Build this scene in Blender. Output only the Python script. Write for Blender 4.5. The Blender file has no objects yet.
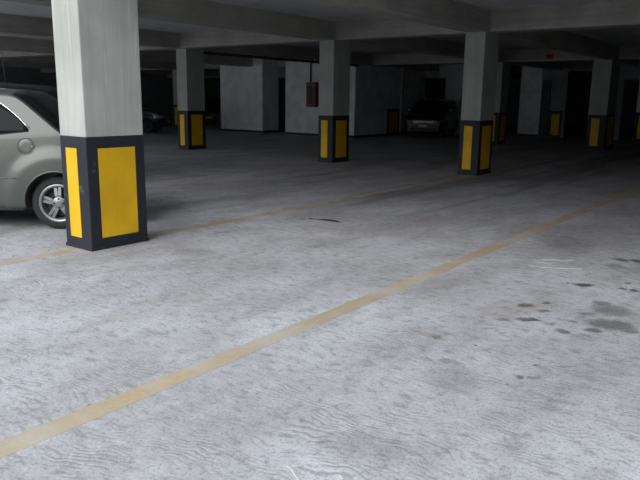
import bpy, bmesh, math, random
import numpy as np
from mathutils import Vector, Matrix

# ------------------------------------------------------------------ camera
F_PX, PITCH, ROLL, YAW, CAM_H = 661.175, math.radians(12.048), math.radians(0.7935), math.radians(37.377), 1.6124
scene = bpy.context.scene
C = scene.collection
fw = Vector((math.cos(YAW)*math.cos(PITCH), math.sin(YAW)*math.cos(PITCH), -math.sin(PITCH)))
rt0 = fw.cross(Vector((0, 0, 1))).normalized(); up0 = rt0.cross(fw)
rt = rt0*math.cos(ROLL) + up0*math.sin(ROLL); up = -rt0*math.sin(ROLL) + up0*math.cos(ROLL)
cam_d = bpy.data.cameras.new('camera'); cam = bpy.data.objects.new('camera', cam_d); C.objects.link(cam)
cam_d.sensor_fit = 'HORIZONTAL'; cam_d.sensor_width = 36.0; cam_d.lens = F_PX/640*36.0
cam_d.clip_start = 0.05; cam_d.clip_end = 300
cam.matrix_world = Matrix((( rt.x, up.x, -fw.x, 0), (rt.y, up.y, -fw.y, 0), (rt.z, up.z, -fw.z, CAM_H), (0, 0, 0, 1)))
scene.camera = cam

# ------------------------------------------------------------------ sky (overcast) and exposure
world = bpy.data.worlds.new('overcast_sky'); scene.world = world; world.use_nodes = True
bg = world.node_tree.nodes['Background']
bg.inputs[0].default_value = (0.86, 0.95, 1.0, 1); bg.inputs[1].default_value = 1.1
sun_d = bpy.data.lights.new('hazy_sun', 'SUN'); sun = bpy.data.objects.new('hazy_sun', sun_d); C.objects.link(sun)
sun_d.energy = 2.75; sun_d.angle = math.radians(46); sun_d.color = (1.0, .98, .96)      # sun spread wide by thin cloud
SUN_EL, SUN_AZ = math.radians(32), math.radians(5)
sun.rotation_euler = Vector((-math.cos(SUN_EL)*math.cos(SUN_AZ), -math.cos(SUN_EL)*math.sin(SUN_AZ), math.sin(SUN_EL))).to_track_quat('Z', 'Y').to_euler()
sun.location = (-8, 0, 12)
vs = scene.view_settings
vs.view_transform = 'Standard'; vs.look = 'None'; vs.gamma = 1.0; vs.use_curve_mapping = False
vs.exposure = 0.0

def ray(px, py):
    return fw + rt*((px-320)/F_PX) - up*((py-240)/F_PX)
def floor_pt(px, py, z=0.0):
    d = ray(px, py); t = (z-CAM_H)/d.z
    return Vector((d.x*t, d.y*t, z))
def at_depth(px, d):
    r = ray(px, 100); v = r*(d/r.dot(fw)); return Vector((v.x, v.y, 0))
def depth_of(v): return (v - Vector((0, 0, CAM_H))).dot(fw)

# ------------------------------------------------------------------ materials
def new_mat(name):
    m = bpy.data.materials.new(name); m.use_nodes = True
    nt = m.node_tree; b = nt.nodes['Principled BSDF']
    return m, nt, b
class NT:
    """small helper to write node trees"""
    def __init__(s, nt): s.nt = nt
    def n(s, t, **kw):
        nd = s.nt.nodes.new(t)
        for k, v in kw.items(): setattr(nd, k, v)
        return nd
    def link(s, a, b): s.nt.links.new(a, b)
    def pos(s): return s.n('ShaderNodeNewGeometry').outputs['Position']
    def obj(s): return s.n('ShaderNodeTexCoord').outputs['Object']
    def scale(s, v, sc):
        m = s.n('ShaderNodeMapping'); m.inputs['Scale'].default_value = sc; s.link(v, m.inputs[0]); return m.outputs[0]
    def noise(s, v, scale, detail=4, rough=.55, dist=0):
        m = s.n('ShaderNodeTexNoise'); m.inputs['Scale'].default_value = scale; m.inputs['Detail'].default_value = detail
        m.inputs['Roughness'].default_value = rough; m.inputs['Distortion'].default_value = dist; s.link(v, m.inputs['Vector']); return m.outputs[0]
    def rng(s, v, a, b, c=0., d=1., smooth=True):
        m = s.n('ShaderNodeMapRange'); m.interpolation_type = 'SMOOTHSTEP' if smooth else 'LINEAR'
        for i, x in enumerate((a, b, c, d)): m.inputs[i+1].default_value = x
        s.link(v, m.inputs[0]); return m.outputs[0]
    def math(s, op, a, b=None):
        m = s.n('ShaderNodeMath', operation=op)
        for i, x in enumerate((a, b)):
            if x is None: continue
            if isinstance(x, (int, float)): m.inputs[i].default_value = x
            else: s.link(x, m.inputs[i])
        return m.outputs[0]
    def mix(s, fac, a, b, blend='MIX'):
        m = s.n('ShaderNodeMix', data_type='RGBA', blend_type=blend)
        if isinstance(fac, (int, float)): m.inputs[0].default_value = fac
        else: s.link(fac, m.inputs[0])
        for i, x in ((6, a), (7, b)):
            if isinstance(x, tuple): m.inputs[i].default_value = (*x, 1)
            else: s.link(x, m.inputs[i])
        return m.outputs[2]
    def bump(s, h, strength, dist=.01, normal=None):
        m = s.n('ShaderNodeBump'); m.inputs['Strength'].default_value = strength; m.inputs['Distance'].default_value = dist
        s.link(h, m.inputs['Height'])
        if normal: s.link(normal, m.inputs['Normal'])
        return m.outputs[0]

def simple(name, col, rough=.5, metal=0., var=.12, scale=6., spec=.5, coat=0.):
    m, nt, b = new_mat(name); t = NT(nt)
    f = t.rng(t.noise(t.obj(), scale, 5), .3, .7)
    c = t.mix(f, tuple(x*(1-var) for x in col), tuple(min(1, x*(1+var)) for x in col))
    t.link(c, b.inputs['Base Color']); b.inputs['Roughness'].default_value = rough; b.inputs['Metallic'].default_value = metal
    b.inputs['Specular IOR Level'].default_value = spec; b.inputs['Coat Weight'].default_value = coat
    return m

# pixel positions of oil spots read off the photograph: x, y, half width, half height, darkness
SPOTS = [(584,285,10,1.8,.8),(569,282.8,3,.8,.6),(627.8,282.8,4,1,.7),(620.8,288.8,4.5,1,.75),(633.4,290,5,1.3,.85),
 (601.5,303.4,9,2.5,.5),(612,310.3,19,6,.45),(607,310.7,5,1.2,.5),(612,325.3,23,6,.6),(598.8,325.3,9,3,.4),(630.6,331,9,3,.45),
 (592,330.4,7,2.5,.65),(583.8,313.5,8,2.2,.45),(563,331.5,6.5,2.3,.6),(572,321.5,4,1,.5),(548,323.4,5,1.5,.45),(530.3,320,10,2,.75),
 (544.4,310.7,8,1.6,.6),(548,303.4,4,1.2,.7),(525.6,305.3,8,2,.65),(584.7,337.5,12,4,.25),(436,336.8,4,1.8,.5),(447.5,361,9,3,.4),
 (451,377,26,15,.24),(533.8,366,4,1.2,.6),(519.5,378.5,4,2,.6),(508,384,3,1.2,.5),(532,378,6,1.5,.4),(502.5,319.5,7,1.5,.45),
 (499,332,4,1.5,.4),(489,328,4,1.2,.35),(446,352.5,5,1.5,.35),(472.5,345,1.5,1,.6),(519,310.8,4,1,.4),(621,260,8,2,.65),
 (615,266,9,3,.35),(637,261,6,2,.8),(565,242,24,9,.28),(367,447,38,17,.24),(330,243,26,6,.2),(195,252,18,4,.22)]

def spot_group():
    g = bpy.data.node_groups.new('oil_spot', 'ShaderNodeTree')
    g.interface.new_socket('Vector', in_out='INPUT', socket_type='NodeSocketVector')
    g.interface.new_socket('Center', in_out='INPUT', socket_type='NodeSocketVector')
    g.interface.new_socket('Inverse', in_out='INPUT', socket_type='NodeSocketVector')
    g.interface.new_socket('Dark', in_out='INPUT', socket_type='NodeSocketFloat')
    g.interface.new_socket('Prev', in_out='INPUT', socket_type='NodeSocketFloat')
    g.interface.new_socket('Out', in_out='OUTPUT', socket_type='NodeSocketFloat')
    t = NT(g); i = t.n('NodeGroupInput'); o = t.n('NodeGroupOutput')
    s = t.n('ShaderNodeVectorMath', operation='SUBTRACT'); t.link(i.outputs[0], s.inputs[0]); t.link(i.outputs[1], s.inputs[1])
    m = t.n('ShaderNodeVectorMath', operation='MULTIPLY'); t.link(s.outputs[0], m.inputs[0]); t.link(i.outputs[2], m.inputs[1])
    l = t.n('ShaderNodeVectorMath', operation='LENGTH'); t.link(m.outputs[0], l.inputs[0])
    r = t.rng(l.outputs['Value'], .45, 1.25, 1, 0)
    t.link(t.math('MAXIMUM', t.math('MULTIPLY', r, i.outputs[3]), i.outputs[4]), o.inputs[0])
    return g
SPOT_G = spot_group()

def floor_colour(t):
    """worn combed concrete; returns colour, bump normal, roughness"""
    P = t.pos()
    big = t.noise(t.scale(P, (.55, .55, .5)), 1.0, 6, .6)
    med = t.noise(t.scale(P, (.9, 2.2, 1)), 1.0, 6, .62, .4)
    fine = t.noise(P, 55, 4, .7)
    grain = t.noise(P, 190, 2, .7)
    track = t.noise(t.scale(P, (.16, 1.5, 1)), 1.0, 5, .6, .3)
    c = t.mix(t.rng(big, .32, .68), (.39, .38, .405), (.56, .57, .62))
    c = t.mix(t.rng(med, .40, .72, 0, .55), c, (.24, .225, .235))
    # dark streaky bands between and beyond the columns
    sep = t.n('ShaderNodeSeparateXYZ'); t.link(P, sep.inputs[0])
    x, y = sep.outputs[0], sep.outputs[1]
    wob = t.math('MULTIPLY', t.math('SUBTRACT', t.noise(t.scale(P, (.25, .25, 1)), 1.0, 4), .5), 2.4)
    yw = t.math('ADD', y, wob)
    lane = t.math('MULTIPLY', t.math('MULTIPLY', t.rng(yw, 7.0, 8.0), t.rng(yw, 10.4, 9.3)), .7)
    lane2 = t.math('MULTIPLY', t.rng(yw, 3.6, 4.6), t.rng(yw, 7.4, 6.2))  # second band: tyre-blackened track with rubber dust
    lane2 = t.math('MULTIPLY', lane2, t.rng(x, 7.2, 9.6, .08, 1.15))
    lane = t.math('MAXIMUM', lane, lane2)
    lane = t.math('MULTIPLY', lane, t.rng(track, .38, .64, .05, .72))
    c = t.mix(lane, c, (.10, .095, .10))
    # brownish rusty tinges
    c = t.mix(t.rng(t.noise(t.scale(P, (.35, .6, 1)), 1.3, 4), .56, .75, 0, .32), c, (.36, .27, .22))
    # combed ridges running across the lane
    warp = t.n('ShaderNodeTexNoise'); warp.inputs['Scale'].default_value = 1.7; warp.inputs['Detail'].default_value = 3; t.link(P, warp.inputs['Vector'])
    w1_ = t.math('MULTIPLY', t.math('SUBTRACT', warp.outputs[0], .5), .55)
    xw = t.math('ADD', t.math('ADD', x, t.math('MULTIPLY', y, .10)), w1_)
    ridge = t.math('ADD', t.math('MULTIPLY', t.math('SINE', t.math('MULTIPLY', xw, 165.)), .5), .5)
    brk = t.noise(t.scale(P, (9, 3, 1)), 1.0, 3, .6)
    rmask = t.math('MULTIPLY', t.rng(t.noise(P, .9, 3), .40, .62, .25, 1), t.rng(brk, .42, .62))
    groove = t.math('MULTIPLY', t.rng(ridge, .42, .08), rmask)
    c = t.mix(t.math('MULTIPLY', groove, .62), c, (.17, .165, .17))
    mott = t.noise(t.scale(P, (1, .55, 1)), 17, 5, .68, .5)
    c = t.mix(t.rng(mott, .50, .68, 0, .62), c, (.18, .175, .18))
    c = t.mix(t.rng(mott, .46, .30, 0, .35), c, (.66, .66, .68))
    c = t.mix(t.rng(fine, .50, .66, 0, .62), c, (.17, .165, .17))
    c = t.mix(t.rng(grain, .52, .68, 0, .5), c, (.72, .72, .74))
    # oil spots
    dv = t.n('ShaderNodeTexNoise'); dv.inputs['Scale'].default_value = 9; dv.inputs['Detail'].default_value = 3; t.link(P, dv.inputs['Vector'])
    v1 = t.n('ShaderNodeVectorMath', operation='SUBTRACT'); t.link(dv.outputs['Color'], v1.inputs[0]); v1.inputs[1].default_value = (.5, .5, .5)
    v2 = t.n('ShaderNodeVectorMath', operation='MULTIPLY'); t.link(v1.outputs[0], v2.inputs[0]); v2.inputs[1].default_value = (.14, .14, 0)
    v3 = t.n('ShaderNodeVectorMath', operation='ADD'); t.link(P, v3.inputs[0]); t.link(v2.outputs[0], v3.inputs[1])
    # frame turned so that one axis lies across the view of the spots
    rot = t.n('ShaderNodeVectorRotate', rotation_type='Z_AXIS'); t.link(v3.outputs[0], rot.inputs['Vector']); rot.inputs['Angle'].default_value = math.radians(62)
    prev = None
    for (px, py, a, b, k) in SPOTS:
        q = floor_pt(px, py); d = depth_of(q)
        qr = Matrix.Rotation(math.radians(62), 3, 'Z') @ q
        hu = 1.15*a*d/F_PX; hv = 1.2*b*d/F_PX*d/CAM_H*.9; k = min(.95, k*1.2)
        g = t.n('ShaderNodeGroup'); g.node_tree = SPOT_G
        t.link(rot.outputs[0], g.inputs[0]); g.inputs[1].default_value = (qr.x, qr.y, 0)
        # across-view axis is about x after the turn
        g.inputs[2].default_value = (1/max(hu, .02), 1/max(hv, .02), 0); g.inputs[3].default_value = k
        if prev is not None: t.link(prev, g.inputs[4])
        prev = g.outputs[0]
    c = t.mix(t.math('MULTIPLY', prev, t.rng(fine, .3, .6, .75, 1)), c, (.075, .075, .072))
    h = t.math('ADD', t.math('MULTIPLY', t.math('MULTIPLY', ridge, rmask), .45), t.math('MULTIPLY', fine, .8))
    nrm = t.bump(h, .55, .006)
    rough = t.rng(prev, 0, 1, .82, .5)
    return c, nrm, rough

def mat_floor():
    m, nt, b = new_mat('worn_combed_concrete'); t = NT(nt)
    c, nrm, r = floor_colour(t)
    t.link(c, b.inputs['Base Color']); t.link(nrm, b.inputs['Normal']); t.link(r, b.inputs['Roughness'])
    b.inputs['Specular IOR Level'].default_value = .3
    return m
def mat_line(name, col, keep):
    m, nt, b = new_mat(name); t = NT(nt)
    P = t.pos()
    fine = t.noise(P, 30, 6, .8); mid = t.noise(P, 2.2, 5, .6); big = t.noise(P, .55, 3)
    w = t.math('ADD', t.math('MULTIPLY', fine, .72), t.math('MULTIPLY', mid, .28))
    f = t.rng(w, .44, .57, keep, 0.05)
    f = t.math('MULTIPLY', f, t.rng(big, .25, .6, 1.1, .75))
    conc = t.mix(t.rng(mid, .35, .65), (.34, .30, .26), (.46, .43, .40))
    c = t.mix(f, conc, col)
    t.link(c, b.inputs['Base Color']); b.inputs['Roughness'].default_value = .75
    t.link(t.bump(fine, .4, .005), b.inputs['Normal'])
    return m
def mat_concrete(name, lo, hi, axis=2, streak=.5):
    """board-marked concrete; axis = direction the form boards run"""
    m, nt, b = new_mat(name); t = NT(nt)
    P = t.pos()
    sc = [1, 1, 1]; sc[axis] = .04
    long1 = t.noise(t.scale(P, tuple(12*s for s in sc)), 1.0, 4, .6)
    long2 = t.noise(t.scale(P, tuple(34*s for s in sc)), 1.0, 2, .5)
    blot = t.noise(P, 1.6, 6, .62); fine = t.noise(P, 60, 4, .7)
    c = t.mix(t.rng(blot, .3, .7), lo, hi)
    c = t.mix(t.rng(long1, .38, .68, 0, .45*streak), c, tuple(.62*x for x in lo))
    c = t.mix(t.rng(long2, .62, .72, 0, .7*streak), c, tuple(min(1, 1.35*x) for x in hi))
    c = t.mix(t.rng(fine, .55, .75, 0, .3), c, tuple(.7*x for x in lo))
    t.link(c, b.inputs['Base Color']); b.inputs['Roughness'].default_value = .9; b.inputs['Specular IOR Level'].default_value = .25
    h = t.math('ADD', t.math('MULTIPLY', long2, .7), t.math('MULTIPLY', fine, .4))
    t.link(t.bump(h, .4, .006), b.inputs['Normal'])
    return m
def mat_paint(name, col, wear, rough=.55, under=(.35, .35, .36), lo=.60, hi=.72):
    m, nt, b = new_mat(name); t = NT(nt)
    P = t.pos()
    n1 = t.noise(P, 7, 8, .7); n2 = t.noise(t.scale(P, (14, 14, .7)), 1.0, 3); n3 = t.noise(P, 2.2, 4)
    c = t.mix(t.rng(n3, .3, .7), tuple(.86*x for x in col), tuple(min(1, 1.08*x) for x in col))
    c = t.mix(t.rng(n2, .5, .72, 0, .25), c, tuple(.7*x for x in col))
    c = t.mix(t.rng(n1, lo, hi, 0, wear), c, under)
    t.link(c, b.inputs['Base Color']); b.inputs['Roughness'].default_value = rough; b.inputs['Specular IOR Level'].default_value = .35
    t.link(t.bump(t.noise(P, 45, 4), .25, .005), b.inputs['Normal'])
    return m
def mat_glass(name, tint=(.008, .009, .010)):
    m, nt, b = new_mat(name); t = NT(nt)
    c = t.mix(t.noise(t.obj(), 2, 2), tint, tuple(x*1.6 for x in tint))
    t.link(c, b.inputs['Base Color']); b.inputs['Roughness'].default_value = .08; b.inputs['Specular IOR Level'].default_value = .07
    return m

M = {}
M['floor'] = mat_floor()
M['line'] = mat_line('worn_yellow_road_paint', (.50, .38, .20), .75)
M['line_faint'] = mat_line('nearly_gone_yellow_road_paint', (.42, .29, .14), .6)
M['chalk'] = simple('white_paint_scrawl', (.66, .66, .66), .9, var=.15, scale=30)
M['conc_col'] = mat_concrete('board_marked_column_concrete', (.40, .405, .38), (.50, .505, .475), 2, .45)
M['conc_x'] = mat_concrete('board_marked_beam_concrete_lengthwise', (.37, .36, .325), (.49, .48, .44), 0, .7)
M['conc_y'] = mat_concrete('board_marked_beam_concrete_crosswise', (.37, .36, .325), (.49, .48, .44), 1, .7)
M['conc_slab'] = mat_concrete('rough_slab_soffit_concrete', (.60, .61, .61), (.74, .75, .75), 0, .3)
M['black_paint'] = mat_paint('black_column_paint', (.022, .025, .032), .5, .55, (.16, .17, .18))
M['yellow_paint'] = mat_paint('yellow_column_paint', (.84, .49, .012), .35, .5, (.50, .36, .08))
M['white_wall'] = mat_paint('white_wall_paint', (.84, .86, .87), .3, .8, (.55, .55, .55), .5, .8)
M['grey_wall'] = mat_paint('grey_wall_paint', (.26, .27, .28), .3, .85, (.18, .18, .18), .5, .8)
M['skirt'] = mat_paint('black_skirting_paint', (.02, .021, .025), .3, .6)
M['door'] = simple('dark_steel_door', (.022, .024, .027), .55)
M['door_frame'] = simple('dark_grey_door_frame', (.05, .052, .056), .5)
M['red'] = simple('dark_red_cabinet_enamel', (.20, .016, .014), .45)
M['glass'] = mat_glass('tinted_glass')
M['pipe'] = simple('dark_painted_pipe', (.02, .02, .022), .5)
M['silver'] = simple('silver_green_metallic_car_paint', (.098, .106, .098), .42, .35, .05, 3, coat=.2)
M['black_car'] = simple('black_car_paint', (.010, .010, .012), .25, .1, .1, 3, coat=.5)
M['dark_car'] = simple('dark_blue_black_car_paint', (.009, .010, .013), .35, .1, .1, 3, coat=.3)
M['rubber'] = simple('tyre_rubber', (.022, .022, .023), .85, var=.25, scale=20)
M['alloy'] = simple('cast_alloy_wheel', (.28, .28, .285), .38, .6, .08)
M['chrome'] = simple('bright_chrome_trim', (.75, .75, .76), .15, 1.0, .05)
M['plastic'] = simple('black_plastic_trim', (.018, .018, .019), .6)
M['lamp_glass'] = simple('clear_headlamp_glass', (.30, .31, .32), .12, .3, .2, 25)
M['red_glass'] = simple('red_tail_lamp_glass', (.32, .012, .012), .15, 0, .1, 25)
M['plate'] = simple('number_plate_enamel', (.72, .50, .36), .5, 0, .1, 10)
M['orange'] = simple('orange_red_alarm_plastic', (.45, .07, .02), .45)
M['debris'] = simple('dark_dirty_wood', (.03, .022, .018), .9, var=.3, scale=15)

# ------------------------------------------------------------------ mesh helpers
def link(name, me, mat, parent=None, smooth=False):
    o = bpy.data.objects.new(name, me); C.objects.link(o)
    if mat is not None and not me.materials: me.materials.append(mat)
    if smooth:
        for p in me.polygons: p.use_smooth = True
    if parent is not None: o.parent = parent
    return o
def mesh_of(bm, name='m'):
    bmesh.ops.recalc_face_normals(bm, faces=bm.faces[:])
    me = bpy.data.meshes.new(name); bm.to_mesh(me); bm.free(); return me
def add_box(bm, lo, hi, bev=0):
    r = bmesh.ops.create_cube(bm, size=1.0); vs_ = r['verts']
    for v in vs_:
        v.co = Vector([lo[i] + (v.co[i]+.5)*(hi[i]-lo[i]) for i in range(3)])
    if bev:
        es = list({e for v in vs_ for e in v.link_edges})
        bmesh.ops.bevel(bm, geom=es, offset=bev, segments=2, affect='EDGES', profile=.5)
def box_me(lo, hi, bev=0, name='m'):
    bm = bmesh.new(); add_box(bm, lo, hi, bev); return mesh_of(bm, name)
def box(name, lo, hi, mat, parent=None, bev=0): return link(name, box_me(lo, hi, bev, name), mat, parent)
def add_tube(bm, pts, r, n=10):
    pts = [Vector(p) for p in pts]; rings = []
    for i, p in enumerate(pts):
        d = (pts[min(i+1, len(pts)-1)] - pts[max(i-1, 0)]).normalized()
        a = d.orthogonal().normalized() if i == 0 else (rings_a - d*rings_a.dot(d)).normalized()
        rings_a = a; b = d.cross(a)
        rr = r[i] if isinstance(r, (list, tuple)) else r
        rings.append([bm.verts.new(p + a*(rr*math.cos(2*math.pi*k/n)) + b*(rr*math.sin(2*math.pi*k/n))) for k in range(n)])
    for A, B in zip(rings, rings[1:]):
        for k in range(n): bm.faces.new((A[k], A[(k+1) % n], B[(k+1) % n], B[k]))
    bm.faces.new(rings[0][::-1]); bm.faces.new(rings[-1])
def tube(name, pts, r, mat, parent=None, n=10):
    bm = bmesh.new(); add_tube(bm, pts, r, n); return link(name, mesh_of(bm, name), mat, parent, True)
def empty(name, loc=(0, 0, 0), rz=0.):
    o = bpy.data.objects.new(name, None); C.objects.link(o); o.location = loc; o.rotation_euler = (0, 0, rz); o.empty_display_size = .2
    return o
def tag(o, label, cat, group=None):
    o['label'] = label; o['category'] = cat
    if group: o['group'] = group
    return o
def struct(o, label=None):
    o['kind'] = 'structure'
    if label: o['label'] = label
    return o

# ------------------------------------------------------------------ the building
WX, WY, HP, HB, HS = .727, .465, 1.2, 3.05, 3.48       # column section, paint height, beam soffit, slab soffit
X0, X1, Y0, Y1 = 3.7, 46.0, -12.0, 42.0
floor = struct(box('floor', (-14, Y0-2, -.25), (X1+.3, Y1+.3, 0), M['floor']), 'worn grey combed concrete car park floor with oil spots')
ceiling = struct(box('ceiling', (X0, Y0-.3, HS), (X1+.3, Y1+.3, HS+.25), M['conc_slab']), 'bare concrete slab ceiling carried on beams')
ROWS_Y = [-6.0, 0.0, 6.08, 10.15, 15.94, 22.1, 28.4, 35.0]
ROWS_X = [3.95, 13.8, 24.4, 35.0]
bw = .46
for y in ROWS_Y:
    box('beam', (X0, y, HB), (X1, y+WY, HS+.01), M['conc_x'], ceiling, .012)
for x in ROWS_X:
    box('cross_beam', (x, Y0, HB+.004), (x+bw, Y1, HS+.012), M['conc_y'], ceiling, .012)
# side and back walls, far away in the dark, plus two added light blockers
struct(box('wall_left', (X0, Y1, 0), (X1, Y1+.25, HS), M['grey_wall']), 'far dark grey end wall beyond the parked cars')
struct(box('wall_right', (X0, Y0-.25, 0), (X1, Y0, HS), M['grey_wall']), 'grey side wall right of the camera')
struct(box('wall_side_blocker', (X0, Y0, 0), (X0+.22, -1.6, HB+.1), M['grey_wall']), 'added unseen grey wall right of the opening, shading the interior')  # added out of view so right-turned column faces get less light
struct(box('wall_sky_blocker', (-9.3, Y0-2, 0), (-9.0, 10.0, 2.9), M['grey_wall']), 'added unseen grey wall behind the camera, blocking low sky light')  # added out of view to cut low sky light on the deep right
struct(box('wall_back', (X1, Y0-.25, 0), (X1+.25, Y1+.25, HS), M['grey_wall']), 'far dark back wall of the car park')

# painted lines on the floor: parts of the floor
def strip(name, x0, x1, yc, w, mat, label, h=.0015):
    n = int((x1-x0)/.25); rnd = random.Random(int(yc*100)); bm = bmesh.new(); prev = None
    for i in range(n+1):
        x = x0 + (x1-x0)*i/n; j = [rnd.uniform(-.006, .006) for _ in range(2)]
        cur = [bm.verts.new((x, yc-w/2+j[0], h)), bm.verts.new((x, yc+w/2+j[1], h)), bm.verts.new((x, yc+w/2+j[1], -.01)), bm.verts.new((x, yc-w/2+j[0], -.01))]
        if prev:
            for k in range(4): bm.faces.new((prev[k], prev[(k+1) % 4], cur[(k+1) % 4], cur[k]))
        else: bm.faces.new(cur)
        prev = cur
    bm.faces.new(prev)
    o = link(name, mesh_of(bm, name), mat, floor); o['label'] = label; return o
strip('painted_line', -3, 22, 2.86, .15, M['line'], 'long worn yellow line across the open foreground')
strip('painted_line', -3, 24.4, 6.24, .14, M['line_faint'], 'faded yellow line joining the nearest column to the one by the black car')
strip('painted_line', 5, 13.8, 10.40, .12, M['line_faint'], 'very faint yellow line further back')

def stroke(pts, w):
    bm = bmesh.new(); P = [floor_pt(*p) for p in pts]; prev = None
    rnd = random.Random(int(pts[0][0]))
    for i, p in enumerate(P):
        d = (P[min(i+1, len(P)-1)] - P[max(i-1, 0)]).normalized(); s = Vector((-d.y, d.x, 0))
        ww = w*rnd.uniform(.5, 1.2)
        cur = [bm.verts.new(p + s*ww + Vector((0, 0, .0015))), bm.verts.new(p - s*ww + Vector((0, 0, .0015))), bm.verts.new(p - s*ww - Vector((0, 0, .01))), bm.verts.new(p + s*ww - Vector((0, 0, .01)))]
        if prev:
            for k in range(4): bm.faces.new((prev[k], prev[(k+1) % 4], cur[(k+1) % 4], cur[k]))
        else: bm.faces.new(cur)
        prev = cur
    bm.faces.new(prev)
    o = link('paint_scrawl', mesh_of(bm, 'scrawl'), M['chalk'], floor); return o
stroke([(529, 265.6), (540, 267), (556, 268.2), (570, 268.6), (582, 269)], .011)
stroke([(543, 259.8), (553, 259.6), (563, 261), (574, 260)], .010)
stroke([(541, 262.5), (549, 264), (556, 262.6)], .008)
stroke([(287, 466), (291, 469), (294, 474), (299, 481)], .004)
stroke([(337, 478), (340, 476.5), (342, 479)], .008)
stroke([(354, 479), (357, 478.6)], .006)

# ------------------------------------------------------------------ columns
def col_meshes():
    d = {}
    d['shaft'] = box_me((0, 0, HP-.01), (WX, WY, HB+.02), .012, 'shaft')
    d['base'] = box_me((-.003, -.003, 0), (WX+.003, WY+.003, HP), .012, 'painted_base')
    d['toe'] = box_me((-.012, -.012, 0), (WX+.012, WY+.012, .035), .008, 'mortar_toe')
    zt, zb = HP-.125, .125
    d['px0'] = box_me((-.0055, .165, zb), (.001, .365, zt), 0, 'panel')
    d['px1'] = box_me((WX-.001, .10, zb), (WX+.0055, .365, zt), 0, 'panel')
    d['py0'] = box_me((.135, -.0055, zb), (.60, .001, zt), 0, 'panel')
    d['py1'] = box_me((.135, WY-.001, zb), (.60, WY+.0055, zt), 0, 'panel')
    return d
CM = col_meshes()
def column(x, y, label, sx=1., sy=1.):
    r = empty('concrete_column', (x, y, 0)); r.scale = (sx, sy, 1); tag(r, label, 'column', 'black and yellow based concrete columns')
    link('shaft', CM['shaft'], M['conc_col'], r)
    b = link('painted_base', CM['base'], M['black_paint'], r)
    link('base_toe', CM['toe'], M['black_paint'], r)
    for k in ('px0', 'px1', 'py0', 'py1'): link('yellow_panel', CM[k], M['yellow_paint'], b)
    return r
colA = column(3.95, 6.05, 'large nearest concrete column with bright yellow panels, beside the silver car')
column(13.66, 6.11, 'concrete column with black and yellow base standing right of the black car')
column(13.77, 10.16, 'concrete column with black and yellow base in front of the red wall cabinet')
column(14.03, 15.94, 'concrete column with black and yellow base left of the white wall block')
column(13.80, 22.10, 'dark concrete column almost hidden behind the nearest column, above the silver car')
column(24.40, 28.40, 'small distant column peeking out left behind another column')
column(24.40, 10.15, 'dark column half hidden behind the column right of the black car')
colE = column(24.40, 6.28, 'dim far column at the right with a white-edged panel', 1.55, 1.35)
wb = bmesh.new()
for lo, hi in (((.16, -.008, 1.06), (.58, -.004, 1.13)), ((.13, -.008, .30), (.165, -.004, 1.13)), ((.575, -.008, .30), (.61, -.004, 1.13))): add_box(wb, lo, hi)
o = link('white_border', mesh_of(wb), M['chalk'], colE); o['label'] = 'white painted border round the panel'

# ------------------------------------------------------------------ white rooms at the back
def wall(name, lo, hi, mat, label, skirt=None):
    o = struct(box(name, lo, hi, mat), label)
    return o
# left white block
w1 = wall('wall_white_block', (23.5, 21.46, 0), (27.6, 24.26, HS), M['white_wall'], 'white painted wall block left of the dark doorway')
box('skirting', (23.48, 21.44, 0), (24.64, 24.28, .10), M['skirt'], w1)
d1 = struct(box('door_1', (24.72, 21.43, 0), (26.0, 21.5, 2.5), M['door'], None, .005), 'tall dark steel door in the passage between the white walls')
box('door_frame', (24.64, 21.42, 0), (24.72, 21.5, 2.58), M['door_frame'], d1); box('door_frame', (24.64, 21.42, 2.5), (26.08, 21.5, 2.58), M['door_frame'], d1)
box('door_frame', (26.0, 21.42, 0), (26.08, 21.5, 2.5), M['door_frame'], d1)
tube('door_handle', [(25.85, 21.43, 1.0), (25.85, 21.37, 1.0), (25.73, 21.37, 1.0)], .012, M['chrome'], d1)
# right white block: front face and long side
w2 = wall('wall_white_core', (23.5, 16.2, 0), (27.3, 20.05, HS), M['white_wall'], 'white wall block carrying the red cabinet')
box('skirting', (23.48, 16.18, 0), (27.32, 20.07, .10), M['skirt'], w2)
pil = empty('pilaster', (26.1, 16.2, 0)); pil.parent = w2
box('painted_base', (0, -.02, 0), (1.02, .01, 1.2), M['black_paint'], pil)
for k in range(3): box('yellow_panel', (.14+k*.27, -.026, .12), (.34+k*.27, -.018, 1.08), M['yellow_paint'], pil)
w3 = wall('wall_core_rear', (27.3, 16.72, 0), (31.0, 20.05, HS), M['white_wall'], 'set back white wall behind the black car')
box('skirting', (27.32, 16.70, 0), (31.0, 16.74, .10), M['skirt'], w3)
struct(box('trim_1', (27.25, 16.15, 0), (27.33, 16.21, HS), M['chalk']), 'pale vertical edge strip at the wall corner')
w4 = wall('wall_behind_car', (30.4, 13.2, 0), (30.62, 16.72, HS), M['white_wall'], 'white wall straight behind the black car')
d2 = struct(box('door_2', (30.36, 15.63, 0), (30.44, 16.66, 2.62), M['door'], None, .005), 'dark door behind the bonnet of the black car')
for a, b2 in (((30.35, 15.55, 0), (30.44, 15.63, 2.7)), ((30.35, 15.63, 2.62), (30.44, 16.70, 2.7))): box('door_frame', a, b2, M['door_frame'], d2)
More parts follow.
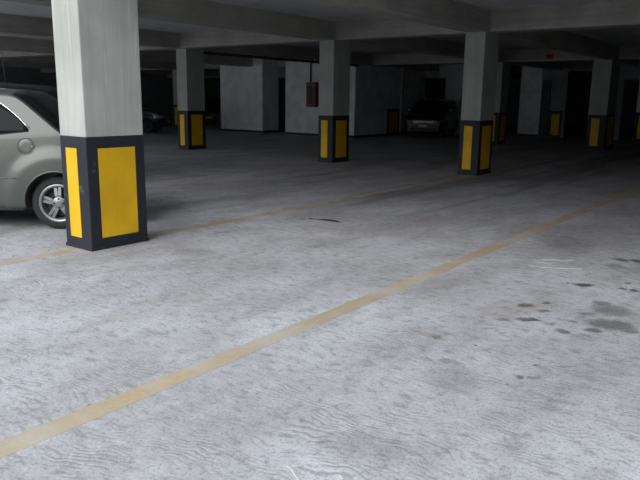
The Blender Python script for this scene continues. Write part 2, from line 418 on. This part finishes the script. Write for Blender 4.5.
# right-hand back wall with doorways
XB = 31.2
wr = wall('wall_back_right', (XB, 11.03, 0), (XB+.2, 12.03, HS), M['white_wall'], 'narrow white wall panel right of the half hidden column')
box('skirting', (XB-.02, 11.03, 0), (XB+.01, 12.03, .10), M['skirt'], wr)
d3 = struct(box('door_3', (XB+.05, 10.62, 0), (XB+.12, 11.03, 2.6), M['door'], None, .004), 'narrow dark door beside the white wall panel')
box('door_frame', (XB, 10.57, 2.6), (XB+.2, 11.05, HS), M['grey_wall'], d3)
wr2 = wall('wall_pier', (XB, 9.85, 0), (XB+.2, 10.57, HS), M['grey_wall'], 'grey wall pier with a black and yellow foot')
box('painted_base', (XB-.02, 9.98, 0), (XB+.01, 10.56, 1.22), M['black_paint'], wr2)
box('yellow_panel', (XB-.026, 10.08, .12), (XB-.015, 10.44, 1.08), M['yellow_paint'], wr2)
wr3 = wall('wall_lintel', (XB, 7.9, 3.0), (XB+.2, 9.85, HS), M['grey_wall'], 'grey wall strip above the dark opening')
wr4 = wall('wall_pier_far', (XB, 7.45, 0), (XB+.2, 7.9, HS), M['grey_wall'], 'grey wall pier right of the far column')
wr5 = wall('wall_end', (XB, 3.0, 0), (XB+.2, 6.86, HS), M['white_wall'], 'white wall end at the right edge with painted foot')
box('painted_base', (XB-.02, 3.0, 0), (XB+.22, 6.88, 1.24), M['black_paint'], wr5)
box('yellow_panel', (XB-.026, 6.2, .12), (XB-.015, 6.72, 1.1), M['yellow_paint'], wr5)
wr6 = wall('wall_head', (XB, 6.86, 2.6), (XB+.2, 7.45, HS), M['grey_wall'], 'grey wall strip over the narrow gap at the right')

# fire hose cabinet, riser and pipe
cab = empty('hose_cabinet', (23.478, 18.14, 1.26)); tag(cab, 'dark red fire hose cabinet with glass door on the white wall', 'cabinet')
bm = bmesh.new()
for lo, hi in (((-.03, 0, 0), (0, .5, 1.06)), ((-.2, 0, 0), (0, .05, 1.06)), ((-.2, .45, 0), (0, .5, 1.06)), ((-.2, 0, 0), (0, .5, .05)), ((-.2, 0, 1.01), (0, .5, 1.06))): add_box(bm, lo, hi)
link('cabinet_body', mesh_of(bm), M['red'], cab)
bm = bmesh.new()
for lo, hi in (((-.225, 0, 0), (-.2, .09, 1.06)), ((-.225, .41, 0), (-.2, .5, 1.06)), ((-.225, .09, 0), (-.2, .41, .12)), ((-.225, .09, .90), (-.2, .41, 1.06))): add_box(bm, lo, hi)
dr = link('door', mesh_of(bm), M['red'], cab)
box('pane', (-.215, .09, .12), (-.207, .41, .90), M['glass'], dr)
tube('handle', [(-.23, .05, .48), (-.25, .05, .48), (-.25, .05, .60), (-.23, .05, .60)], .008, M['chrome'], dr, 6)
tag(tube('riser_pipe', [(23.44, 18.55, 2.33), (23.44, 18.55, HS)], .035, M['pipe']), 'thin dark pipe dropping down the white wall to the red cabinet', 'pipe')
pp = empty('ceiling_pipe', (14.53, 16.06, 2.985)); tag(pp, 'long dark horizontal pipe hung under the beam before the white walls', 'pipe')
tube('pipe', [(0, 0, 0), (8.95, 0, 0)], .045, M['pipe'], pp)
for x in (.6, 3.2, 5.8, 8.4):
    box('hanger', (x-.02, -.055, -.055), (x+.02, .055, .07), M['pipe'], pp)
bell = empty('alarm_box', (24.4, 8.43, 3.2)); tag(bell, 'small orange red alarm box on the beam near the far column', 'alarm')
box('housing', (-.08, -.12, -.08), (0, .12, .08), M['orange'], bell, .015); tube('lens', [(-.08, 0, 0), (-.11, 0, 0)], .05, M['red_glass'], bell, 12)

# stick on the floor
a, b = floor_pt(309, 218.8), floor_pt(341, 222.3)
mid = (a+b)/2; stick = bmesh.new()
pts = [a.lerp(b, k/6) - mid for k in range(7)]
off = [0, .012, -.006, .008, .012, -.004, -.02]
rad = [.012, .012, .014, .024, .028, .026, .010]
for p, q, r_ in zip(pts, off, rad): p.x += q; p.z = r_*.5
add_tube(stick, pts, rad, 8)
for v in stick.verts: v.co.z = max(0.001, v.co.z*.55)
so = link('wood_strip', mesh_of(stick), M['debris'], None); so.location = (mid.x, mid.y, 0)
tag(so, 'thin dark splintered strip lying on the concrete floor', 'debris')

# ------------------------------------------------------------------ cars
class CarShape:
    def __init__(s, L, W, top, belt, zb=.25, tumble=.17, plan=(.22, .75, .16, .6), cap=.10):
        s.L, s.W, s.belt, s.zb, s.tumble, s.plan, s.cap = L, W, belt, zb, tumble, plan, cap
        xs = np.linspace(0, L, 400); z = np.interp(xs, [p[0] for p in top], [p[1] for p in top])
        k = 13; zp = np.pad(z, k//2, mode='edge'); z = np.convolve(zp, np.ones(k)/k, 'valid')
        s.xs, s.zs = xs, z; s.roof = max(p[1] for p in top)
        s.arches = []
    def ztop(s, x): return float(np.interp(x, s.xs, s.zs))
    def hw(s, x, z):
        kf, xf, kr, xr = s.plan
        w = s.W*(1 - kf*max(0, 1-x/xf)**3 - kr*max(0, 1-(s.L-x)/xr)**3)
        zm = .72; bl = s.belt(x)
        if z < zm: f = 1 - .055*((zm-z)/.45)**2
        elif z < bl: f = 1 - .035*((z-zm)/(bl-zm))**2
        else: f = .965 - s.tumble*(z-bl)/(s.roof-bl)
        y = w*f
        for (xa, za, ra, amp) in s.arches:          # flared fenders round the wheels
            q = max(0, min(1, (ra-math.hypot(x-xa, z-za))/.17)); y += amp*q*q*(3-2*q)
        return y
    def ysurf(s, x, z):
        zt = s.ztop(x); h = min(s.cap, zt-s.zb)
        if z <= zt-h: return s.hw(x, z)
        q = min(1, (z-(zt-h))/h); return s.hw(x, zt-h)*(1-q**2.6)**(1/2.6)
    def zsurf(s, x, y):
        zt = s.ztop(x); h = s.cap; w = s.hw(x, zt-h); q = min(.999, abs(y)/w)
        return zt-h+h*(1-q**2.6)**(1/2.6)
    def body(s, wheel_x, wheel_r, arch_r):
        L = s.L
        st = sorted(set([0, .02, .05, .09, .14, .2, .28] + list(np.linspace(.36, L-.3, 100)) + [L-.24, L-.18, L-.13, L-.08, L-.04, L]))
        bm = bmesh.new(); rings = []
        for x in st:
            zt = s.ztop(x); h = s.cap; pts = []
            pts.append((0, s.zb)); pts.append((s.hw(x, s.zb)*.86, s.zb))
            for k in range(44):
                z = s.zb+.02 + (zt-h-s.zb-.02)*k/43; pts.append((s.hw(x, z)*(0.985 if k == 0 else 1), z))
            w = s.hw(x, zt-h)
            for k in range(1, 11):
                q = k/10*math.pi/2; pts.append((w*math.cos(q)**(2/2.6) if k < 10 else 0, zt-h+h*math.sin(q)**(2/2.6)))
            full = [(x, y, z) for y, z in pts] + [(x, -y, z) for y, z in pts[-2:0:-1]]
            rings.append([bm.verts.new(v) for v in full])
        n = len(rings[0])
        for A, B in zip(rings, rings[1:]):
            for k in range(n): bm.faces.new((A[k], A[(k+1) % n], B[(k+1) % n], B[k]))
        bm.faces.new(rings[0]); bm.faces.new(rings[-1][::-1])
        me = mesh_of(bm, 'car_body')
        o = bpy.data.objects.new('tmp_body', me); C.objects.link(o); tmp = [o]
        for wx in wheel_x:
            for sy in (-1, 1):
                cb = bmesh.new()
                bmesh.ops.create_cone(cb, cap_ends=True, segments=48, radius1=arch_r, radius2=arch_r, depth=.5,
                                      matrix=Matrix.Translation((wx, sy*(s.W-.10), wheel_r)) @ Matrix.Rotation(math.pi/2, 4, 'X'))
                c = bpy.data.objects.new('tmp_cut', mesh_of(cb)); C.objects.link(c); tmp.append(c)
                md = o.modifiers.new('cut', 'BOOLEAN'); md.operation = 'DIFFERENCE'; md.object = c; md.solver = 'EXACT'
        dg = bpy.context.evaluated_depsgraph_get(); dg.update()
        out = bpy.data.meshes.new_from_object(o.evaluated_get(dg)); out.name = 'car_body'
        for t_ in tmp: bpy.data.objects.remove(t_)
        out.materials.clear()
        return out
    def side_patch(s, lo, hi, x0, x1, sy, nx=14, nz=8, off=.006, thick=.012):
        """a patch on the flank between two height curves, standing off the body"""
        bm = bmesh.new(); G = []
        for dd in (off, off-thick):
            g = []
            for i in range(nx+1):
                x = x0+(x1-x0)*i/nx; a, b = lo(x), hi(x); row = []
                for k in range(nz+1):
                    z = a+(b-a)*k/nz; row.append(bm.verts.new((x, sy*(s.ysurf(x, z)+dd), z)))
                g.append(row)
            G.append(g)
        s._shell(bm, G, nx, nz); return mesh_of(bm)
    def top_patch(s, x0, x1, yw, ny=14, nx=10, off=.006, thick=.012):
        bm = bmesh.new(); G = []
        for dd in (off, off-thick):
            g = []
            for i in range(nx+1):
                x = x0+(x1-x0)*i/nx; w = yw(x); row = []
                sl = (s.ztop(x+.02)-s.ztop(x-.02))/.04; nl = math.hypot(1, sl)
                for k in range(ny+1):
                    y = -w+2*w*k/ny; row.append(bm.verts.new((x-dd*sl/nl, y, s.zsurf(x, y)+dd/nl)))
                g.append(row)
            G.append(g)
        s._shell(bm, G, nx, ny); return mesh_of(bm)
    @staticmethod
    def _shell(bm, G, nx, nz):
        for g in G:
            for i in range(nx):
                for k in range(nz): bm.faces.new((g[i][k], g[i+1][k], g[i+1][k+1], g[i][k+1]))
        a, b = G
        for i in range(nx):
            for k in (0, nz): bm.faces.new((a[i][k], a[i+1][k], b[i+1][k], b[i][k]))
        for k in range(nz):
            for i in (0, nx): bm.faces.new((a[i][k], a[i][k+1], b[i][k+1], b[i][k]))

def lathe(bm, prof, n=40, cy=0):
    """profile (r, y) spun round the y axis"""
    rings = [[bm.verts.new((r*math.cos(2*math.pi*k/n), y+cy, r*math.sin(2*math.pi*k/n))) for k in range(n)] for r, y in prof]
    for A, B in zip(rings, rings[1:]):
        for k in range(n): bm.faces.new((A[k], A[(k+1) % n], B[(k+1) % n], B[k]))
    return rings
def wheel_meshes(R, rim, w):
    bm = bmesh.new()
    rg = lathe(bm, [(rim-.012, w*.5-.012), (rim+.012, w*.5), (rim+.05, w*.5+.004), (R-.03, w*.46), (R-.008, w*.40), (R, w*.30), (R, -w*.30), (R-.008, -w*.40), (R-.03, -w*.46), (rim+.05, -w*.5), (rim, -w*.5), (rim-.012, -w*.45)], 56)
    tire = mesh_of(bm, 'tyre')
    bm = bmesh.new()
    lathe(bm, [(rim+.008, w*.5+.002), (rim-.004, w*.5+.008), (rim-.022, w*.5+.002), (rim-.03, w*.30), (rim-.05, -w*.2), (rim-.05, -w*.45), (rim+.0, -w*.48)], 48)
    # five split spokes
    for k in range(5):
        a0 = math.radians(87+72*k)
        for sgn in (-1, 1):
            vs_ = []
            for r, da, y in ((.035, .30, .062), (.10, .20, .066), (rim-.05, .145, .055), (rim-.015, .16, .05)):
                for d2 in (0.0, 1.0):
                    wdt = (.018 if r > .05 else .02)
                    ang = a0 + sgn*(da if r < .11 else da*.95)
                    cx, cz = r*math.cos(ang), r*math.sin(ang); tx, tz = -math.sin(ang), math.cos(ang)
                    for e in (-1, 1): vs_.append(bm.verts.new((cx+tx*wdt*e, y-d2*.03+(w*.5-.075), cz+tz*wdt*e)))
            for i in range(3):
                b_ = i*4; n_ = b_+4
                for p, q in ((0, 1), (1, 3), (3, 2), (2, 0)): bm.faces.new((vs_[b_+p], vs_[b_+q], vs_[n_+q], vs_[n_+p]))
            bm.faces.new((vs_[0], vs_[1], vs_[3], vs_[2])); bm.faces.new((vs_[12], vs_[13], vs_[15], vs_[14]))
        # web near the tip joins the two halves
    lathe(bm, [(.075, w*.5-.05), (.075, w*.5-.012), (.055, w*.5-.004), (.03, w*.5+.002), (.001, w*.5+.003)], 24)
    rimm = mesh_of(bm, 'rim')
    bm = bmesh.new(); lathe(bm, [(.001, w*.12), (rim-.06, w*.12), (rim-.055, w*.05), (.001, w*.05)], 32); disc = mesh_of(bm, 'disc')
    bm = bmesh.new(); bmesh.ops.create_cone(bm, cap_ends=True, segments=10, radius1=.011, radius2=.011, depth=.012, matrix=Matrix.Translation((0, w*.5+.001, 0)) @ Matrix.Rotation(math.pi/2, 4, 'X'))
    lug = mesh_of(bm, 'lug')
    return tire, rimm, disc, lug
WHEEL = wheel_meshes(.326, .225, .20)
for me_, m_ in zip(WHEEL, ('rubber', 'alloy', 'plastic', 'plastic')): me_.materials.append(M[m_])

def build_car(name, label, paint, S, wx, loc, heading, win, group=None, wr=.326, detailed=False, rims=None):
    """S: shape; car runs along local +x from front (0) to rear (L); heading = direction of the car's nose"""
    root = empty(name, loc, heading + math.pi); tag(root, label, 'car', group)
    me = S.body(wx, wr, .385); body = link('body', me, paint, root)
    for p in me.polygons: p.use_smooth = True
    try:
        me.set_sharp_from_angle(angle=math.radians(38))
    except Exception: pass
    for i, x in enumerate(wx):
        for sy in (-1, 1):
            t_ = link('wheel', WHEEL[0], None, root, True); t_.location = (x, sy*(S.W-.125), wr)
            t_.rotation_euler = (0, 0, 0 if sy > 0 else math.pi)
            rm = link('rim', WHEEL[1], None, t_)
            if rims: rm.material_slots[0].link = 'OBJECT'; rm.material_slots[0].material = rims
            link('brake_disc', WHEEL[2], None, t_); 
            if detailed:
                for k in range(4):
                    bo = link('wheel_bolt', WHEEL[3], None, t_); bo.location = (.055*math.cos(math.pi/2*k), 0, .055*math.sin(math.pi/2*k))
    for sy in (-1, 1):
        for (lo, hi, x0, x1) in win['side']:
            w_ = link('side_window', S.side_patch(lo, hi, x0, x1, sy), M['glass'], root, True)
    link('windscreen', S.top_patch(*win['front'], lambda x: S.hw(x, S.ztop(x)-S.cap)*.90), M['glass'], root, True)
    link('rear_window', S.top_patch(*win['rear'], lambda x: S.hw(x, S.ztop(x)-S.cap)*win.get('rw', .84)), M['glass'], root, True)
    L = S.L
    # lamps, grille, bumpers, plates, mirrors
    for sy in (-1, 1):
        z0 = S.ztop(.10)-.20
        link('headlamp', S.side_patch(lambda x: z0-.02*x, lambda x: z0+.135-.05*(.42-x), .06, .46, sy, 8, 5, .008, .03), M['lamp_glass'], root, True)
        zr = S.ztop(L-.12)
        link('tail_lamp', S.side_patch(lambda x: zr-.30, lambda x: zr-.10, L-.24, L-.03, sy, 6, 5, .008, .03), M['red_glass'], root, True)
        xm = win['front'][0]+.28; zm = S.belt(xm)+.03; ym = S.ysurf(xm, zm)
        mr = box('door_mirror', (xm-.08, min(sy*(ym+.03), sy*(ym+.21)), zm-.01), (xm+.05, max(sy*(ym+.03), sy*(ym+.21)), zm+.13), paint, root, .03)
        box('mirror_arm', (xm-.03, min(sy*(ym-.03), sy*(ym+.06)), zm-.0), (xm+.02, max(sy*(ym-.03), sy*(ym+.06)), zm+.04), M['plastic'], mr)
    zf = S.ztop(.05)
    g = box('grille', (-.022, -.42, zf-.22), (.03, .42, zf-.10), M['plastic'], root, .01)
    for k in range(2): box('chrome_bar', (-.034, -.43, zf-.135-.05*k), (.0, .43, zf-.112-.05*k), M['chrome'], g, .004)
    box('bumper_intake', (-.018, -.55, .33), (.03, .55, .44), M['plastic'], root, .012)
    box('number_plate', (-.03, -.20, .46), (.0, .20, .565), M['plate'], root, .004)
    box('rear_bumper', (L-.10, -S.W*.80, .34), (L+.035, S.W*.80, .56), paint, root, .03)
    box('rear_number_plate', (L, -.24, .60), (L+.02, .24, .71), M['plate'], root, .004)
    for sy in (-1, 1):
        box('sill_trim', (wx[0]+.42, sy*S.W*.93-.02, .235), (wx[1]-.42, sy*S.W*.93+.02, .30), M['plastic'], root, .008)
        xh = (wx[0]+wx[1])/2+.12
        for xx in (xh-.30, xh+.40):
            zz = S.belt(xx)-.13; yy = S.ysurf(xx, zz)
            box('door_handle', (xx-.10, sy*yy-.022, zz-.014), (xx+.10, sy*yy+.022, zz+.014), paint, root, .01)
    return root

# silver car: wheel contact point and direction from the photograph
SL = CarShape(4.04, .86, [(0, .66), (.04, .74), (.3, .88), (.95, 1.04), (1.70, 1.55), (2.15, 1.655), (2.5, 1.68), (2.82, 1.665), (2.93, 1.60), (3.33, 1.275), (3.68, 1.02), (3.86, .94), (4.04, .82)],
              lambda x: 1.02+.055*max(0, x-.9), .25, .19, (.22, .75, .30, .75), .09)
SL.arches = [(3.32, .33, .70, .040), (.80, .33, .58, .018)]
belt = SL.belt
def q_hi(x): return float(np.interp(x, [1.2, 1.55, 1.75, 2.2, 2.66, 2.79, 2.91, 3.02], [1.13, 1.37, 1.48, 1.545, 1.52, 1.43, 1.33, 1.215]))
def q_lo(x): return float(np.interp(x, [1.2, 2.63, 3.02], [1.065, 1.15, 1.195]))
win_s = {'side': [(q_lo, q_hi, 1.22, 1.98), (q_lo, q_hi, 2.04, 3.02)], 'front': (1.08, 1.72), 'rear': (2.81, 3.55), 'rw': .95}
cw = floor_pt(60.5, 229.6)                               # foot of the rear wheel, near side
u_rear = (rt0*math.cos(math.radians(4)) + Vector((fw.x, fw.y, 0)).normalized()*math.sin(math.radians(4))).normalized()
hd = math.atan2(-u_rear.y, -u_rear.x)
w_away = Vector((-u_rear.y, u_rear.x, 0))
if w_away.dot(fw) < 0: w_away = -w_away
nose = cw - u_rear*3.32 + w_away*(SL.W-.025); nose.z = 0
# car-local +y points to: rotate z by heading+pi
silver = build_car('hatchback_car', 'silver green hatchback parked behind the nearest column', M['silver'], SL, (.80, 3.32), nose, hd, win_s, detailed=True)
ny = Matrix.Rotation(hd+math.pi, 3, 'Z') @ Vector((0, 1, 0)); near = -1 if ny.dot(w_away) > 0 else 1
for sy in (-1, 1):
    # bright strip round the rear quarter window, fuel flap, crease, arch lips, door gap
    P = [(x, q_hi(x)+.012) for x in np.linspace(2.05, 3.03, 24)]
    bm = bmesh.new(); add_tube(bm, [(x, sy*(SL.ysurf(x, z)+.006), z) for x, z in P], .007, 6)
    o = link('window_trim', mesh_of(bm), M['chrome'], silver, True); o['label'] = 'thin bright strip round the side window'
    P = [(x, q_lo(x)-.006) for x in np.linspace(1.25, 3.02, 24)]
    bm = bmesh.new(); add_tube(bm, [(x, sy*(SL.ysurf(x, z)+.004), z) for x, z in P], .006, 6); link('window_seal', mesh_of(bm), M['plastic'], silver, True)
    bm = bmesh.new(); ring = [(3.32+.392*math.cos(a), .326+.392*math.sin(a)) for a in np.linspace(math.radians(-8), math.radians(188), 40)]
    add_tube(bm, [(x, sy*(SL.ysurf(x, z)-.002), z) for x, z in ring], .012, 8); link('arch_lip', mesh_of(bm), M['silver'], silver, True)
    bm = bmesh.new(); ring = [(.80+.392*math.cos(a), .326+.392*math.sin(a)) for a in np.linspace(math.radians(-8), math.radians(188), 40)]
    add_tube(bm, [(x, sy*(SL.ysurf(x, z)-.002), z) for x, z in ring], .012, 8); link('arch_lip', mesh_of(bm), M['silver'], silver, True)
    bm = bmesh.new(); add_tube(bm, [(x, sy*(SL.ysurf(x, .62)+.001), .62+.01*(x-1.2)) for x in np.linspace(1.2, 2.86, 20)], .007, 6)
    link('side_crease', mesh_of(bm), M['silver'], silver, True)
fx, fz, fr = 2.99, 1.01, .092
bm = bmesh.new(); cen = bm.verts.new((fx, near*(SL.ysurf(fx, fz)+.003), fz)); rg = []
for r in (.045, fr-.008, fr):
    rg.append([bm.verts.new((fx+r*math.cos(a), near*(SL.ysurf(fx+r*math.cos(a), fz+r*math.sin(a))+(.003 if r < fr else -.002)), fz+r*math.sin(a))) for a in np.linspace(0, 2*math.pi, 33)[:-1]])
for k in range(32):
    bm.faces.new((cen, rg[0][k], rg[0][(k+1) % 32]))
    for A, B in zip(rg, rg[1:]): bm.faces.new((A[k], A[(k+1) % 32], B[(k+1) % 32], B[k]))
flap = link('fuel_flap', mesh_of(bm), M['silver'], silver, True)
bm = bmesh.new(); add_tube(bm, [(fx+(fr+.004)*math.cos(a), near*(SL.ysurf(fx+(fr+.004)*math.cos(a), fz+(fr+.004)*math.sin(a))), fz+(fr+.004)*math.sin(a)) for a in np.linspace(0, 2*math.pi, 33)], .0035, 6)
link('flap_gap', mesh_of(bm), M['plastic'], flap, True)
bm = bmesh.new(); xl = fx+.075; add_tube(bm, [(xl, near*(SL.ysurf(xl, fz)+.002), fz), (xl, near*(SL.ysurf(xl, fz)+.014), fz)], .009, 8); link('flap_latch', mesh_of(bm), M['chrome'], flap, True)
bm = bmesh.new(); add_tube(bm, [(2.50, 0, 1.66), (2.485, 0, 1.87), (2.47, 0, 2.16)], [.005, .0035, .0025], 6)
link('antenna', mesh_of(bm), M['plastic'], silver, True)

# black car facing out in front of the back wall
SUV = CarShape(4.30, .88, [(0, .74), (.04, .84), (.3, .98), (1.05, 1.10), (1.75, 1.60), (2.15, 1.69), (2.7, 1.72), (3.7, 1.67), (3.82, 1.60), (4.12, 1.08), (4.2, 1.0), (4.30, .90)],
               lambda x: 1.07+.03*max(0, x-1), .28, .17, (.20, .7, .16, .5), .10)
SUV.arches = [(3.42, .33, .58, .02), (.82, .33, .58, .02)]
def s_hi(x): return float(np.interp(x, [1.3, 1.6, 1.85, 2.3, 3.5, 3.85], [1.17, 1.41, 1.53, 1.59, 1.55, 1.38]))
def s_lo(x): return 1.11+.03*max(0, x-1)
win_b = {'side': [(s_lo, s_hi, 1.32, 2.05), (s_lo, s_hi, 2.12, 2.92), (s_lo, s_hi, 2.99, 3.80)], 'front': (1.18, 1.78), 'rear': (3.80, 4.10)}
build_car('suv_car', 'black car facing out, chrome grille bar, between two columns', M['black_car'], SUV, (.82, 3.42), at_depth(424, 28.6), math.radians(197), win_b)
# dark cars deeper inside
SUV2 = CarShape(4.45, .90, [(0, .80), (.04, .90), (.3, 1.04), (1.05, 1.14), (1.70, 1.70), (2.1, 1.80), (2.7, 1.84), (3.75, 1.78), (3.9, 1.70), (4.2, 1.15), (4.3, 1.05), (4.45, .95)],
                lambda x: 1.12+.03*max(0, x-1), .30, .15, (.20, .7, .16, .5), .10)
SUV2.arches = [(3.5, .33, .58, .02), (.85, .33, .58, .02)]
def s2_hi(x): return s_hi(x)+.09
def s2_lo(x): return s_lo(x)+.05
win_c = {'side': [(s2_lo, s2_hi, 1.34, 2.05), (s2_lo, s2_hi, 2.12, 2.92), (s2_lo, s2_hi, 2.99, 3.86)], 'front': (1.16, 1.74), 'rear': (3.90, 4.16)}
n2 = at_depth(46, 11.6) - u_rear*3.92 + w_away*.6; n2.z = 0
build_car('suv_car', 'black tall car in the shadow just behind the silver hatchback', M['dark_car'], SUV2, (.85, 3.5), n2, hd, win_c, rims=M['plastic'])
n3 = at_depth(168, 30)
build_car('suv_car', 'dark car in deep shadow between the nearest column and the small distant one', M['dark_car'], SUV, (.82, 3.42), n3, math.radians(-52), win_b, rims=M['plastic'])
n4 = at_depth(209, 37.0)
build_car('suv_car', 'dark car parked left behind the white wall block', M['dark_car'], SUV, (.82, 3.42), n4, math.radians(-150), win_b, rims=M['plastic'])
